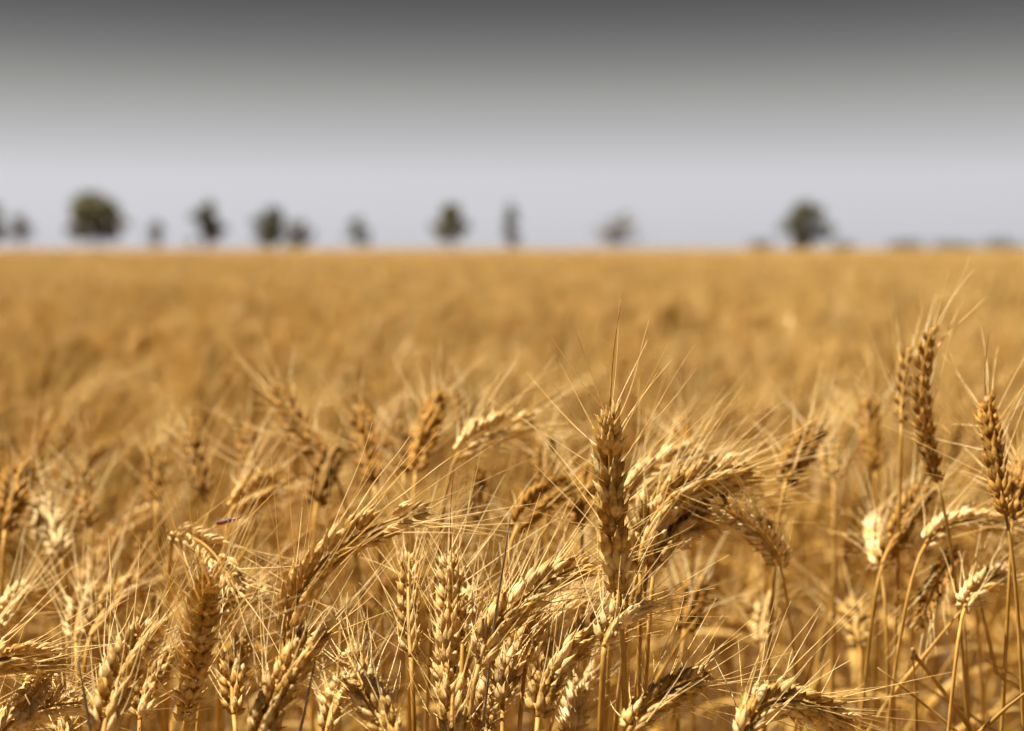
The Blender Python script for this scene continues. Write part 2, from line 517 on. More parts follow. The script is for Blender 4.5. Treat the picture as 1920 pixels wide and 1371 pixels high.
# ------------------------------------------------------------------ the ears one can point at
def ear_curve_px(base, ctrl, tip, d, sgn, L):
    """pixels -> ear curve in space; depth runs along the ear so that its true length is L"""
    if ctrl is None:
        ctrl = ((base[0] + tip[0]) / 2, (base[1] + tip[1]) / 2)
    d = d * FOCUS
    q = bez2(Vector((*base, 0)), Vector((*ctrl, 0)), Vector((*tip, 0)), 24)
    lp = sum((b - a).length for a, b in zip(q, q[1:])) * d / FPX
    dz = min(0.06, math.sqrt(max(0.0, L * L - lp * lp))) * sgn
    return bez2(P(*base, d - dz * 0.5), P(*ctrl, d), P(*tip, d + dz * 0.5), 24)

def make_plant(name, label, base, ctrl, tip, d, sgn=1, roll=20, scale=1.05, spread=30, awn=0.055, L=0.086,
               hero=True, lean=(0, 0), leaf=0, seed=0, twist=30, group=None, long_awn=None, reach=0.075, awn_frac=.88, r=1.0, look='gold'):
    rnd = random.Random(seed * 7 + 3)
    curve = ear_curve_px(base, ctrl, tip, d, sgn, L)
    T0 = (curve[1] - curve[0]).normalized()
    V = (CAM - curve[12]).normalized()
    Tm = (curve[-1] - curve[0]).normalized()
    S = Tm.cross(V).normalized(); F = S.cross(Tm).normalized()
    if F.dot(V) < 0: F = -F
    B0 = S * math.cos(R(roll)) + F * math.sin(R(roll))
    hz = Vector((T0.x, T0.y, 0))
    g = Vector((curve[0].x - hz.x * 0.09 + lean[0], curve[0].y - hz.y * 0.06 + lean[1] + 0.01, -0.01))
    root = bpy.data.objects.new(name, None)
    COL.objects.link(root)
    root.empty_display_size = 0.02
    root.location = g
    tag(root, label, 'wheat', group)
    st = stem_curve(curve[0] + T0 * 0.002, T0, g, reach=reach)
    b = MB(); stem_geo(b, st, r_top=r, r_low=r + 0.6, org=g, mat=0, node_mat=1)
    link('stem', b.mesh('stem', [M_STEM, M_NODE]), root)
    lay = ear_layout(curve, B0, rnd, scale=scale, spread=spread, awn_len=awn, twist=twist, awn_frac=awn_frac)
    e0 = curve[0]
    if hero:
        b = MB(); v, f = tube([p - e0 for p in curve[:-1]], [1.1 * MM * (1 - 0.5 * i / 23) for i in range(23)], 6); b.add(v, f)
        ear = link('ear', b.mesh('rachis', [M_STEM]), root)
        ear.location = e0 - g
        To = Matrix.Translation(-e0)
        for kind, a, M in lay:
            if kind == 's':
                o = link('spikelet', SPIKELETS_OF[look][a], ear)
            else:
                o = link('awn', awn_pick(rnd, a), ear)
            o.matrix_basis = To @ M
        if long_awn:
            tipp = curve[-1]
            q = P(*long_awn, d * FOCUS + 0.004)
            pts = bez2(Vector((0, 0, 0)), (q - tipp) * 0.5 + Vector((-0.0022, 0, 0)), q - tipp, 10)
            b = MB(); v, f = tube(pts, [(0.36 - 0.022 * i) * MM for i in range(10)], 4); b.add(v, f)
            o = link('awn', b.mesh('awn', [M_EAR_BROWN]), ear)  # darker than the other awns: its shade is put into the colour
            o.location = tipp - e0
    else:
        b = MB(); ear_join(b, lay, rnd, e0, parts='s')
        ear = link('ear', b.mesh('ear', [EAR_KINDS[look]]), root); ear.location = e0 - g
        b = MB(); ear_join(b, lay, rnd, e0, parts='a')
        b.m = [0] * len(b.m)
        aw = link('awns', b.mesh('awns', [M_AWN]), ear); tag(aw, kind='stuff')
    for k in range(leaf):
        q = st[7 + 4 * k]
        a = rnd.uniform(0, 6.28)
        b = MB(); leaf_geo(b, q, Vector((math.cos(a), math.sin(a), 0)), rnd, L=rnd.uniform(0.12, 0.2), w=.0055, droop=2.6, mat=0, org=g)
        link('leaf', b.mesh('leaf', [M_LEAF]), root)
    return root

G1 = 'wheat ears in focus at the front'
HEROES = [
  # label, base, ctrl, tip, depth, toward(-1)/away(+1), roll, extra
  ('tall upright wheat ear with one long top awn, right of the middle', (1160,1112), (1140,930), (1144,762), 1.0, 1, 84, dict(scale=1.32, spread=60, awn=0.055, awn_frac=.75, long_awn=(1166,562), L=0.082, twist=10, lean=(0.004,0.01), r=1.35)),
  ('short pale wheat ear on a straight stem below the tall upright ear', (1133,1213), (1140,1150), (1220,1126), .97, 1, 40, dict(look='pale', scale=.92, spread=28, awn=0.042, lean=(0.0,0.0), L=.046, reach=.03, r=1.3)),
  ('wheat ear arching right, tip touching the tall upright ear', (897,1245), (925,1125), (1108,1052), 1.0, 1, 12, dict(scale=1.12, spread=28, awn=0.05)),
  ('narrow upright wheat ear with a wide fan of awns, left of the arching ear', (832,1318), (838,1170), (846,1030), 1.01, 1, 62, dict(scale=1.0, spread=44, awn=0.055, long_awn=(853,870))),
  ('plump upright wheat ear at the bottom edge in front of the narrow ear', (848,1420), (842,1300), (862,1205), .97, 1, 6, dict(scale=1.05, spread=30, awn=0.036)),
  ('slim wheat ear on a thin stem, left of the narrow upright ear', (770,1232), (762,1130), (768,1035), 1.03, 1, 8, dict(scale=.82, spread=32, awn=0.045, L=.07)),
  ('dense wheat ear leaning right under the arching ear', (942,1322), (940,1200), (1012,1135), 1.03, 1, 70, dict(scale=1.12, spread=30, awn=0.05)),
  ('wheat ear leaning right just left of the short pale ear', (1008,1345), (1015,1225), (1150,1150), .99, 1, 48, dict(scale=1.12, spread=26, awn=0.05)),
  ('sunbleached wheat ear glimpsed behind the two leaning ears', (985,1255), (1000,1170), (1085,1118), 1.07, 1, 20, dict(look='pale', scale=1.0, spread=30, awn=0.045)),
  ('pale ear tip peeping out right of the narrow upright ear', (868,1190), (872,1140), (892,1105), 1.05, 1, 30, dict(look='pale', scale=.9, spread=28, awn=0.04)),
  ('large wheat ear bowing right with its back lit, left of the slim ear', (535,1205), (560,1010), (800,958), .96, 1, 10, dict(scale=1.15, spread=34, awn=0.048, L=.09, lean=(0.0,0.0), r=1.5)),
  ('amber wheat ear leaning left at the bottom edge under the large bowing ear', (738,1400), (690,1300), (645,1215), .95, 1, 18, dict(scale=1.05, spread=30, awn=0.04)),
  ('soft wheat ear at the bottom edge beside the large bowing ear stem', (478,1400), (520,1270), (602,1178), .92, 1, 35, dict(scale=1.1, spread=26, awn=0.05)),
  ('broad upright wheat ear facing the camera, left of the large bowing ear', (350,1345), (372,1200), (396,1070), .95, -1, 80, dict(scale=1.2, spread=34, awn=0.055, r=1.4)),
  ('stout wheat ear with a sunlit left flank, second large ear from the left edge', (192,1385), (212,1250), (292,1160), .94, 1, 22, dict(scale=1.18, spread=24, awn=0.04, lean=(-0.01,0))),
  ('pale wheat ear lying almost flat in the bottom left corner', (-8,1392), (30,1318), (162,1318), .98, 1, 14, dict(look='pale', scale=1.0, spread=32, awn=0.04)),
  ('wheat ear lying flat above the one in the bottom left corner', (-60,1262), (10,1215), (128,1238), .97, 1, 15, dict(scale=1.0, spread=28, awn=0.045)),
  ('small hanging wheat ear between the two flat ears at the left edge', (92,1258), (70,1270), (40,1335), 1.0, -1, 25, dict(look='pale', scale=.95, spread=24, awn=0.03, L=.06)),
  ('drooping wheat ear with pale grains and awns swept right below the insect', (326,1003), (400,1000), (448,1122), 1.1, -1, 12, dict(look='pale', scale=1.05, spread=46, awn=0.055, lean=(0.02,0.07), reach=.022)),
  ('blurred wheat ear with a white sunlit tip at the far left', (142,1205), (140,1150), (168,1092), 1.2, 1, 30, dict(look='pale', scale=1.05, spread=32, awn=0.055)),
  ('blurred wheat ear slanting right, beside the stout sunlit ear', (168,1195), (190,1130), (268,1082), 1.2, 1, 20, dict(scale=1.05, spread=30, awn=0.05)),
  ('pale wheat ear hanging right behind the broad upright ear', (412,1150), (450,1105), (512,1122), 1.14, 1, 10, dict(look='pale', scale=1.0, spread=30, awn=0.045)),
  ('thick wheat ear bending right directly behind the tall upright ear', (1200,1068), (1196,915), (1400,872), 1.1, 1, 30, dict(scale=1.45, spread=18, awn=0.05, L=.096, awn_frac=.65)),
  ('second thick wheat ear bending right under the first one', (1215,1060), (1235,945), (1375,905), 1.13, 1, 60, dict(look='brown', scale=1.4, spread=18, awn=0.045, awn_frac=.6)),
  ('wheat ear leaning right in the lower middle of the thick bending cluster', (1228,1055), (1240,975), (1400,955), 1.11, 1, 40, dict(scale=1.3, spread=18, awn=0.045, awn_frac=.6)),
  ('wheat ear at the upper right of the thick bending cluster', (1225,985), (1285,885), (1430,890), 1.13, 1, 35, dict(scale=1.25, spread=18, awn=0.05, awn_frac=.65)),
  ('wheat ear half hidden between the stout ear and the broad upright ear', (262,1350), (268,1270), (318,1212), 1.08, 1, 40, dict(scale=1.0, spread=30, awn=0.045)),
  ('wheat ear in the gap between the broad upright ear and the large bowing stem', (438,1340), (425,1250), (470,1185), 1.07, 1, 30, dict(scale=.95, spread=34, awn=0.05)),
  ('wheat ear behind the amber leaning ear at the bottom edge', (612,1375), (622,1300), (660,1262), 1.1, 1, 30, dict(scale=1.0, spread=30, awn=0.045)),
  ('wheat ear leaning left of the dark grey stalk, half covered by it', (905,1395), (900,1320), (930,1268), 1.06, 1, 30, dict(scale=1.0, spread=28, awn=0.042)),
  ('wheat ear low between the short pale ear and the ear left of it', (1075,1395), (1070,1320), (1100,1262), 1.08, 1, 45, dict(look='pale', scale=1.0, spread=30, awn=0.045)),
  ('low wheat ear at the left edge above the flat ears', (-15,1190), (8,1130), (62,1098), 1.15, 1, 30, dict(look='pale', scale=1.0, spread=32, awn=0.05)),
  ('wheat ear in the bottom left just right of the flat corner ear', (118,1400), (112,1345), (128,1290), 1.08, 1, 55, dict(scale=1.0, spread=34, awn=0.045)),
  ('pale wheat ear arching over the thick bending ears', (1178,935), (1205,862), (1330,848), 1.2, 1, 8, dict(look='pale', scale=1.1, spread=24, awn=0.055)),
  ('wheat ear hanging left from a dark stem, right of the thick bending ears', (1463,1060), (1440,985), (1345,948), 1.12, -1, 15, dict(look='pale', scale=1.1, spread=16, awn=0.04, lean=(0.03,0.02), L=.062, r=.7, awn_frac=.6)),
  ('arched wheat ear with large pale grains at the bottom right', (1392,1392), (1425,1250), (1610,1365), .97, 1, 12, dict(scale=1.15, spread=34, awn=0.05, lean=(-0.012,0))),
  ('wheat ear slanting right at the bottom edge with upswept awns', (1178,1372), (1215,1300), (1340,1262), .96, 1, 14, dict(scale=1.0, spread=26, awn=0.045)),
  ('tallest wheat ear at the right, bent like a bow', (1758,905), (1704,740), (1750,606), 1.17, 1, 50, dict(look='brown', awn_frac=.45, scale=.78, spread=28, awn=0.045, L=.088, lean=(.03,0), r=.8)),
  ('thin wheat ear close against the tall bow shaped ear', (1690,792), (1690,720), (1704,650), 1.25, 1, 20, dict(look='brown', awn_frac=.4, scale=.62, spread=20, awn=0.045, L=.05, r=.8)),
  ('dark upright wheat ear with a long top awn near the right edge', (1886,965), (1858,850), (1848,742), 1.11, 1, 78, dict(r=.8, look='brown', awn_frac=.55, scale=1.0, spread=56, awn=0.05, long_awn=(1856,620), L=.07, lean=(.02,0))),
  ('amber wheat ear cut by the right edge beside the dark upright ear', (1898,972), (1900,900), (1930,850), 1.18, 1, 60, dict(r=.8, look='brown', awn_frac=.55, scale=1.1, spread=36, awn=0.05)),
  ('brown wheat ear slanting right beside the white ear tip', (1654,1058), (1680,985), (1742,908), 1.24, 1, 30, dict(r=.8, look='brown', awn_frac=.55, scale=1.05, spread=30, awn=0.05)),
  ('white sunlit wheat ear end seen almost head on at the right', (1650,1066), (1632,1020), (1638,968), 1.27, 1, 85, dict(r=.7, look='pale', scale=1.0, spread=50, awn=0.055, L=.07)),
  ('wheat ear arching flat to the right edge below the dark upright ear', (1735,1020), (1785,945), (1940,995), 1.2, 1, 8, dict(r=.8, look='pale', scale=.95, spread=28, awn=0.05)),
  ('dark wheat ear hanging down left of the crossed straws', (1795,1030), (1755,1075), (1724,1182), 1.22, -1, 10, dict(r=.8, look='brown', awn_frac=.55, scale=.8, spread=14, awn=0.03, lean=(.02,.03))),
  ('small pale wheat ear slanting right above the crossed straws', (1808,1140), (1825,1090), (1902,1068), 1.13, 1, 14, dict(r=.8, look='pale', scale=.9, spread=20, awn=0.04)),
]
for i, (lab, ba, ct, ti, d, sg, ro, ex) in enumerate(HEROES):
    make_plant('wheat_plant', lab, ba, ct, ti, d, sg, ro, seed=i, leaf=(1 + i % 2) if ba[0] < 1000 else 0, group=G1, **ex)

G2 = 'blurred wheat ears just behind the front ones'
MIDS = [
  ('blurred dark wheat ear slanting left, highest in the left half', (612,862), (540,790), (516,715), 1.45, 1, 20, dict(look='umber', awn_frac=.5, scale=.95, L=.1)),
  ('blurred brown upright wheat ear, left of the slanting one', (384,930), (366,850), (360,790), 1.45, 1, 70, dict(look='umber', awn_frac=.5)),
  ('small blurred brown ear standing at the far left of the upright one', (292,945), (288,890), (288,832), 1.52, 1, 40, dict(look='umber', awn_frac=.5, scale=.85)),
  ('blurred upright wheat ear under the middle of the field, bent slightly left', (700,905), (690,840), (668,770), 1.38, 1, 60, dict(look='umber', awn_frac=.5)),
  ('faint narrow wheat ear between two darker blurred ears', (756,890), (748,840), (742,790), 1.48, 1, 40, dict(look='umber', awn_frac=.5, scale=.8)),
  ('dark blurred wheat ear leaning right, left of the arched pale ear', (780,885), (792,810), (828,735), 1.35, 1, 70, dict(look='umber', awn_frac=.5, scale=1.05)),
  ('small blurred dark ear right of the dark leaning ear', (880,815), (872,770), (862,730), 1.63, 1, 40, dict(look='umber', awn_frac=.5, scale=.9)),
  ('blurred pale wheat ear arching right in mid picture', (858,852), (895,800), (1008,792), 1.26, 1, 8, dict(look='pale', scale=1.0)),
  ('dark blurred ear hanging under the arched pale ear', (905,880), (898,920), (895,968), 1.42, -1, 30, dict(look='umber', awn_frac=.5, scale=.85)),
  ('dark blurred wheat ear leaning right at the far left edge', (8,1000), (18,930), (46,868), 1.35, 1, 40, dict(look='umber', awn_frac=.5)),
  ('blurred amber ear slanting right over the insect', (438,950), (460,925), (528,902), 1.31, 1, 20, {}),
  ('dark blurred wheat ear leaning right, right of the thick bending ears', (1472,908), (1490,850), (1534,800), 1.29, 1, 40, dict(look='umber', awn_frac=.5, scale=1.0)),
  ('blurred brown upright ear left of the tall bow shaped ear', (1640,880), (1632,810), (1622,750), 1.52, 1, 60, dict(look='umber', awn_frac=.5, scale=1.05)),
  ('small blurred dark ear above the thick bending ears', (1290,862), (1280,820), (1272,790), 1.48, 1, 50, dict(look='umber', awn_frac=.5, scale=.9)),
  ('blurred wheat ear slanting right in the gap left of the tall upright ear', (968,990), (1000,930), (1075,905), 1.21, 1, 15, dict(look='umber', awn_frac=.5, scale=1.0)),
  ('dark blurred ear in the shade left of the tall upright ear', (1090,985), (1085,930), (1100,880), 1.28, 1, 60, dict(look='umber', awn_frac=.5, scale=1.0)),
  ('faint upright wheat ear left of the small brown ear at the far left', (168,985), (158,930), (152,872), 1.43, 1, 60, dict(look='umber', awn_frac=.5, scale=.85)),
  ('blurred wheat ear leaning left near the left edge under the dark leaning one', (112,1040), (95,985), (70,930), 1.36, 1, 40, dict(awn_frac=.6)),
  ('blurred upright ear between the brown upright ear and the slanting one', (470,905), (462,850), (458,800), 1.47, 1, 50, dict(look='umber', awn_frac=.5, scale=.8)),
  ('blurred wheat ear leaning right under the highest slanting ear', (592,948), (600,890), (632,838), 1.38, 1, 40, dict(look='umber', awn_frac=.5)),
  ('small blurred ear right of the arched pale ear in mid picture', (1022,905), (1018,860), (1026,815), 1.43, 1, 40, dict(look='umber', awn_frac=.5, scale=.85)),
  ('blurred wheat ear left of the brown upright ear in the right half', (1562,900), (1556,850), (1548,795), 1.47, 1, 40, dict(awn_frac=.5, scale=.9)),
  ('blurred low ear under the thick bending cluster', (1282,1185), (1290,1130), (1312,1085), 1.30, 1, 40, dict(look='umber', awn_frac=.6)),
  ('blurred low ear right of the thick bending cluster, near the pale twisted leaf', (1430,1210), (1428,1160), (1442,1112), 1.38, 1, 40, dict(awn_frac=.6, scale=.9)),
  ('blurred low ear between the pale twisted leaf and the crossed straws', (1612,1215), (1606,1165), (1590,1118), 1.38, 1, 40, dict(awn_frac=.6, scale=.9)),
]
for i, (lab, ba, ct, ti, d, sg, ro, ex) in enumerate(MIDS):
    make_plant('wheat_plant', lab, ba, ct, ti, d, sg, ro, seed=100 + i, hero=False, group=G2, **{**dict(spread=30, awn=.05, L=.085), **ex, 'scale': 1.15 * ex.get('scale', 1.05)})

# ------------------------------------------------------------------ broken straws and dry blades
def make_straw(label, px, d, r, mat, dark_node=None, down=True, name='straw_stalk', d2=None):
    pts = []
    n = len(px)
    dd = [d + ((d2 or d) - d) * i / max(1, n - 1) for i in range(n)]
    for (x, y), q in zip(px, dd): pts.append(P(x, y, q * FOCUS))
    fine = []
    for a, c in zip(pts, pts[1:]):
        fine += [a.lerp(c, k / 4) for k in range(4)]
    fine.append(pts[-1])
    if down:
        t = (pts[-1] - pts[-2]).normalized()
        e = pts[-1]
        gp = Vector((e.x + t.x * 0.10, e.y + 0.02, -0.01))
        fine += bez3(e, e + t * 0.10, Vector((gp.x, gp.y, e.z * 0.5)), gp, 14)[1:]
    o0 = fine[-1].copy() if down else fine[0].copy()
    b = MB(); v, f = tube([p - o0 for p in fine], [r * MM * (1.0 if dark_node else min(1.0, 0.35 + 0.09 * i)) for i in range(len(fine))], 7); b.add(v, f)
    if dark_node is None:
        o = link(name, b.mesh('straw', [mat])); o.location = o0
        tag(o, label, 'straw')
    else:
        o = bpy.data.objects.new(name, None); COL.objects.link(o); o.location = o0; o.empty_display_size = .02
        tag(o, label, 'straw')
        link('stem', b.mesh('straw', [mat]), o)
        c = P(*dark_node, d * FOCUS) - o0
        b = MB(); v, f = tube([c + Vector((0, 0, z * MM)) for z in (-3, -1.5, 0, 1.5, 3)], [r * k * MM for k in (1.02, 1.15, 1.25, 1.15, 1.02)], 7); b.add(v, f)
        link('node', b.mesh('node', [M_NODE]), o)
    return o
make_straw('straight pale straw slanting down left, longest of the crossed straws', [(1802,1145),(1740,1222),(1672,1306)], 1.14, 1.5, M_LEAF)
make_straw('straw with a dark knot slanting down right among the crossed straws', [(1712,1225),(1760,1285),(1808,1350)], 1.1, 1.15, M_STEM, dark_node=(1712,1226))
make_straw('thin straw slanting down right below the knotted straw', [(1645,1252),(1720,1310),(1800,1378)], 1.08, 1.0, M_LEAF)
make_straw('kinked straw that bends sharply near the right edge', [(1836,1120),(1852,1190),(1868,1262),(1935,1308)], 1.16, 1.2, M_LEAF)
make_straw('straw rising to the right edge in the bottom right corner', [(1935,1290),(1890,1325),(1835,1375)], 1.05, 1.2, M_STEM)
make_straw('upright straw right of the knotted straw', [(1808,1150),(1812,1240),(1815,1330)], 1.18, 1.1, M_STEM)
make_straw('thin dark grey dead stalk crossing between two upright ears', [(958,962),(945,1050),(925,1180),(905,1371)], 0.98, 0.62, M_GREY)
make_straw('dark grey dead stalk beside the stout ear in the bottom left', [(146,1238),(158,1300),(170,1371)], .9, 0.75, M_GREY)
make_straw('brown dead stalk right of the large bowing ear stem', [(592,1235),(578,1300),(562,1371)], .95, 0.8, M_GREY)
make_straw('upright dead stalk under the knotted straw', [(1712,1228),(1717,1300),(1718,1371)], 1.1, .9, M_STEM)
make_straw('loose pale awnlike straw between two ears at the bottom middle', [(1058,1290),(1042,1330),(1030,1371)], .96, .8, M_LEAF)

rt = random.Random(31)
for k in range(16):
    x0 = rt.uniform(1300, 1930); y0 = rt.uniform(1130, 1300); an = rt.uniform(-1.1, 1.1); ln = rt.uniform(90, 190)
    px = [(x0 + math.sin(an) * ln * t + rt.uniform(-6, 6), y0 + math.cos(an) * ln * t) for t in (0, .5, 1)]
    o = make_straw('thin broken straw in the tangle among the stems at the lower right', px, rt.uniform(1.12, 1.5), rt.uniform(.6, 1.1), rt.choice((M_LEAF, M_STEM, M_LEAF)))
    o['group'] = 'thin broken straws tangled among the stems'
def make_blade(label, px, d, w, face=0.3):
    pts = [P(x, y, d * FOCUS) for x, y in px]
    e = pts[-1]; t = (pts[-1] - pts[-2]).normalized()
    gp = Vector((e.x + t.x * 0.05, e.y + 0.03, -0.01))
    fine = []
    for a, c in zip(pts, pts[1:]): fine += [a.lerp(c, k / 4) for k in range(4)]
    fine += bez3(e, e + t * 0.08, Vector((gp.x, gp.y, e.z * 0.5)), gp, 12)
    verts, faces = [], []
    for i, p in enumerate(fine):
        u = i / (len(fine) - 1)
        a = face + 1.2 * math.sin(u * 3.0)
        s = Vector((math.cos(a), math.sin(a), 0)); n2 = Vector((-math.sin(a), math.cos(a), 0))
        ww = w * MM / 2 * min(1, 0.2 + u * 5)
        q = p - gp
        verts += [tuple(q + s * ww + n2 * ww * .4), tuple(q), tuple(q - s * ww + n2 * ww * .4)]
    for i in range(len(fine) - 1):
        a = i * 3; faces += [(a, a + 1, a + 4, a + 3), (a + 1, a + 2, a + 5, a + 4)]
    b = MB(); b.add(verts, faces)
    o = link('dry_leaf_blade', b.mesh('blade', [M_LEAF])); o.location = gp
    tag(o, label, 'leaf')
make_blade('pale twisted dry leaf standing blurred left of the crossed straws', [(1562,1105),(1555,1150),(1540,1200),(1530,1275)], 1.35, 7)
make_blade('curled pale leaf hanging right of the slanting bottom ear', [(1205,1262),(1222,1245),(1245,1250),(1252,1300)], 1.3, 6, 0.1)

# ------------------------------------------------------------------ insect on the awns
def make_insect():
    M_red = mat_plain('insect_red', (0.24, 0.025, 0.012), (0.42, 0.055, 0.02), 900, 0.6)
    M_wing = mat_plain('insect_wing', (0.07, 0.04, 0.035), (0.16, 0.10, 0.09), 700, 0.8, 0.2)
    M_leg = mat_plain('insect_leg', (0.05, 0.02, 0.012), (0.10, 0.035, 0.02), 900, 0.4)
    a, c = P(405, 983, 1.07 * FOCUS), P(452, 970, 1.07 * FOCUS)
    ax = (c - a); L = ax.length; ax.normalize()
    root = bpy.data.objects.new('insect', None); COL.objects.link(root); root.empty_display_size = .01
    M = frame(ax, Vector((0, 0, 1))).to_4x4(); M.translation = a
    root.matrix_world = M
    tag(root, 'tiny red and grey insect on the awns above the drooping ear', 'insect')
    prof = [(0, .02), (.06, .10), (.18, .17), (.35, .185), (.55, .17), (.66, .12), (.72, .14), (.8, .135), (.85, .09), (.9, .1), (.96, .08), (1.0, .02)]
    v, f = tube([Vector((0, 0, z * L)) for z, r in prof], [r * L * .62 for z, r in prof], 10)
    v = [(x, y * .75, z) for x, y, z in v]
    b = MB(); b.add(v, f); link('body', b.mesh('body', [M_red]), root)
    for s in (-1, 1):
        vs_, fs = [], []
        for i in range(7):
            u = i / 6
            z = (.66 - .62 * u) * L; w = .13 * L * math.sin(math.pi * (.2 + .7 * u))
            for k in range(4):
                t = k / 3
                x = s * (t * w + .002 * L)
                vs_.append((x, .62 * .185 * L * (.95 - .5 * t * t), z))
        for i in range(6):
            for k in range(3): fs.append((i * 4 + k, i * 4 + k + 1, i * 4 + k + 5, i * 4 + k + 4))
        b = MB(); b.add(vs_, fs); link('wing', b.mesh('wing', [M_wing]), root)
        for z in (.5, .66, .8):
            b = MB()
            v, f = tube([Vector((s * .05 * L, -.04 * L, z * L)), Vector((s * .2 * L, .02 * L, (z + .03) * L)), Vector((s * .3 * L, -.16 * L, (z - .04) * L))], [.016 * L, .014 * L, .008 * L], 5)
            b.add(v, f); link('leg', b.mesh('leg', [M_leg]), root)
        b = MB(); v, f = tube([Vector((s * .03 * L, .02 * L, .97 * L)), Vector((s * .09 * L, .06 * L, 1.12 * L)), Vector((s * .14 * L, .05 * L, 1.3 * L))], [.01 * L, .009 * L, .006 * L], 5)
        b.add(v, f); link('antenna', b.mesh('antenna', [M_leg]), root)
make_insect()

# ------------------------------------------------------------------ wheat of the field: kinds of plant, each standing at the origin
def plant_shape(seed, lod):
    """curves of one plant, 0.8 m to its highest point, bowing towards +X"""
    rnd = random.Random(900 + seed)
    bend = [4, 8, 14, 22, 32, 46, 52, 12, 26, 60, 6, 38][seed % 12] + rnd.uniform(-6, 6)
    L = rnd.uniform(0.075, 0.095)
    a0 = R(bend * 0.55); a1 = R(bend * 1.35)
    pts = [Vector((0, 0, 0))]
    n = 24
    for i in range(n - 1):
        a = a0 + (a1 - a0) * (i / (n - 2))
        pts.append(pts[-1] + Vector((math.sin(a), 0.10 * math.sin(i * .2 + seed), math.cos(a))).normalized() * (L / (n - 1)))
    top = max(p.z for p in pts)
    base = Vector((0.03 + 0.04 * math.sin(a0), 0, 0.80 - top))
    curve = [p + base for p in pts]
    return rnd, curve
def mid_parts(seed):
    rnd, curve = plant_shape(seed, 0)
    T0 = (curve[1] - curve[0]).normalized()
    st = stem_curve(curve[0] + T0 * .002, T0, Vector((0, 0, 0)), n=16)
    a = rnd.uniform(0, math.pi)
    B0 = Vector((math.cos(a) * .3, math.sin(a), 0.2))
    lay = ear_layout(curve, B0, rnd, spacing=.0047, scale=rnd.uniform(.95, 1.15), spread=rnd.uniform(24, 36), awn_len=.055, twist=40, awn_frac=.8)
    return rnd, curve, st, lay
MID_N = 12
MID_MESH = []      # (stem, ear, awns, leaves) meshes with the origin at the plant's foot
MID_JOINED = []
for s in range(MID_N):
    rnd, curve, st, lay = mid_parts(s)
    Z0 = Vector((0, 0, 0))
    b1 = MB(); stem_geo(b1, st, mat=0, node_mat=1, nseg=5)
    b2 = MB(); ear_join(b2, lay, rnd, Z0, parts='s')
    b3 = MB(); ear_join(b3, lay, rnd, Z0, awn_rings=4, parts='a')
    lv = []
    for k in range(rnd.choice((1, 2, 2))):
        a = rnd.uniform(0, 6.28)
        b4 = MB(); leaf_geo(b4, st[5 + 3 * k], Vector((math.cos(a), math.sin(a), 0)), rnd, L=rnd.uniform(.12, .22), w=rnd.uniform(.004, .0065), mat=0, droop=rnd.uniform(1.6, 3.0))
        lv.append(b4)
    J = MB()
    for b, mm in ((b1, {0: 2, 1: 4}), (b2, {0: 0}), (b3, {1: 1})) + tuple((q, {0: 3}) for q in lv):
        vv = np.concatenate(b.v)
        n0 = J.n
        J.v.append(vv); J.f.extend(tuple(i + n0 for i in f) for f in b.f); J.m.extend(mm[x] for x in b.m); J.n += len(vv)
    kd = 'brown' if s % 6 == 1 else ('pale' if s % 6 == 3 else 'gold')
    MID_JOINED.append(J.mesh('wheat_mid', plant_mats(kd)))
    b3.m = [0] * len(b3.m)
    MID_MESH.append((b1.mesh('stem', [M_STEM, M_NODE]), b2.mesh('ear', [EAR_KINDS[kd]]), b3.mesh('awns', [M_AWN_FIELD]), [q.mesh('leaf', [M_LEAF]) for q in lv]))

def far_geo(b, seed, rnd, M=None, rich=True):
    """coarse plant for beyond a few metres"""
    _, curve = plant_shape(seed, 1)
    T0 = (curve[1] - curve[0]).normalized()
    n = 9 if rich else 5
    if rich:
        for i in range(n * 2):
            u = (i + .5) / (n * 2)
            p = curve[int(u * 22)]; T = (curve[min(23, int(u * 22) + 1)] - p).normalized()
            B = T.cross(Vector((0.3, 1, 0.2))).normalized()
            O = B * (1 if i % 2 else -1)
            Z = T * .9 + O * .42
            k = .75 + .45 * math.sin(math.pi * (.2 + .65 * u))
            Mx = frame(Z, O).to_4x4(); Mx.translation = p + O * .001
            v, f = husk(.0115 * k, .0095 * k, .0055 * k, 5, (.2, .6))
            b.add(v, f, 0, M @ Mx if M else Mx)
    else:
        pts = curve[::5]
        v, f = tube(pts, [.004, .0068, .007, .006, .003][:len(pts)], 5); b.add(v, f, 0, M)
    na = 26 if rich else 9
    vs_, fs = [], []
    for k in range(na):
        u = rnd.uniform(.1, 1.0); p = curve[int(u * 23)]
        T = (curve[min(23, int(u * 23) + 1)] - curve[max(0, int(u * 23) - 1)]).normalized()
        dv = (T + Vector((rnd.gauss(0, .4), rnd.gauss(0, .4), rnd.gauss(0, .4)))).normalized()
        s = dv.cross(Vector((rnd.gauss(0, 1), rnd.gauss(0, 1), rnd.gauss(0, 1)))).normalized() * (.0004 if rich else .0009)
        q = len(vs_)
        vs_ += [tuple(p - s), tuple(p + s), tuple(p + dv * rnd.uniform(.04, .065))]
        fs.append((q, q + 1, q + 2))
    b.add(vs_, fs, 1, M)
    st = stem_curve(curve[0], T0, Vector((0, 0, 0)), n=8 if rich else 5)
    v, f = tube(st, [.0016] * len(st), 4 if rich else 3, cap=False); b.add(v, f, 2, M)
    for k in range(1 if rich else 0):
        a = rnd.uniform(0, 6.28)
        r2 = rnd
        leaf = MB(); leaf_geo(leaf, st[3], Vector((math.cos(a), math.sin(a), 0)), r2, L=.2, w=.009)
        b.add(np.concatenate(leaf.v), leaf.f, 3, M)
FAR_MESH = []
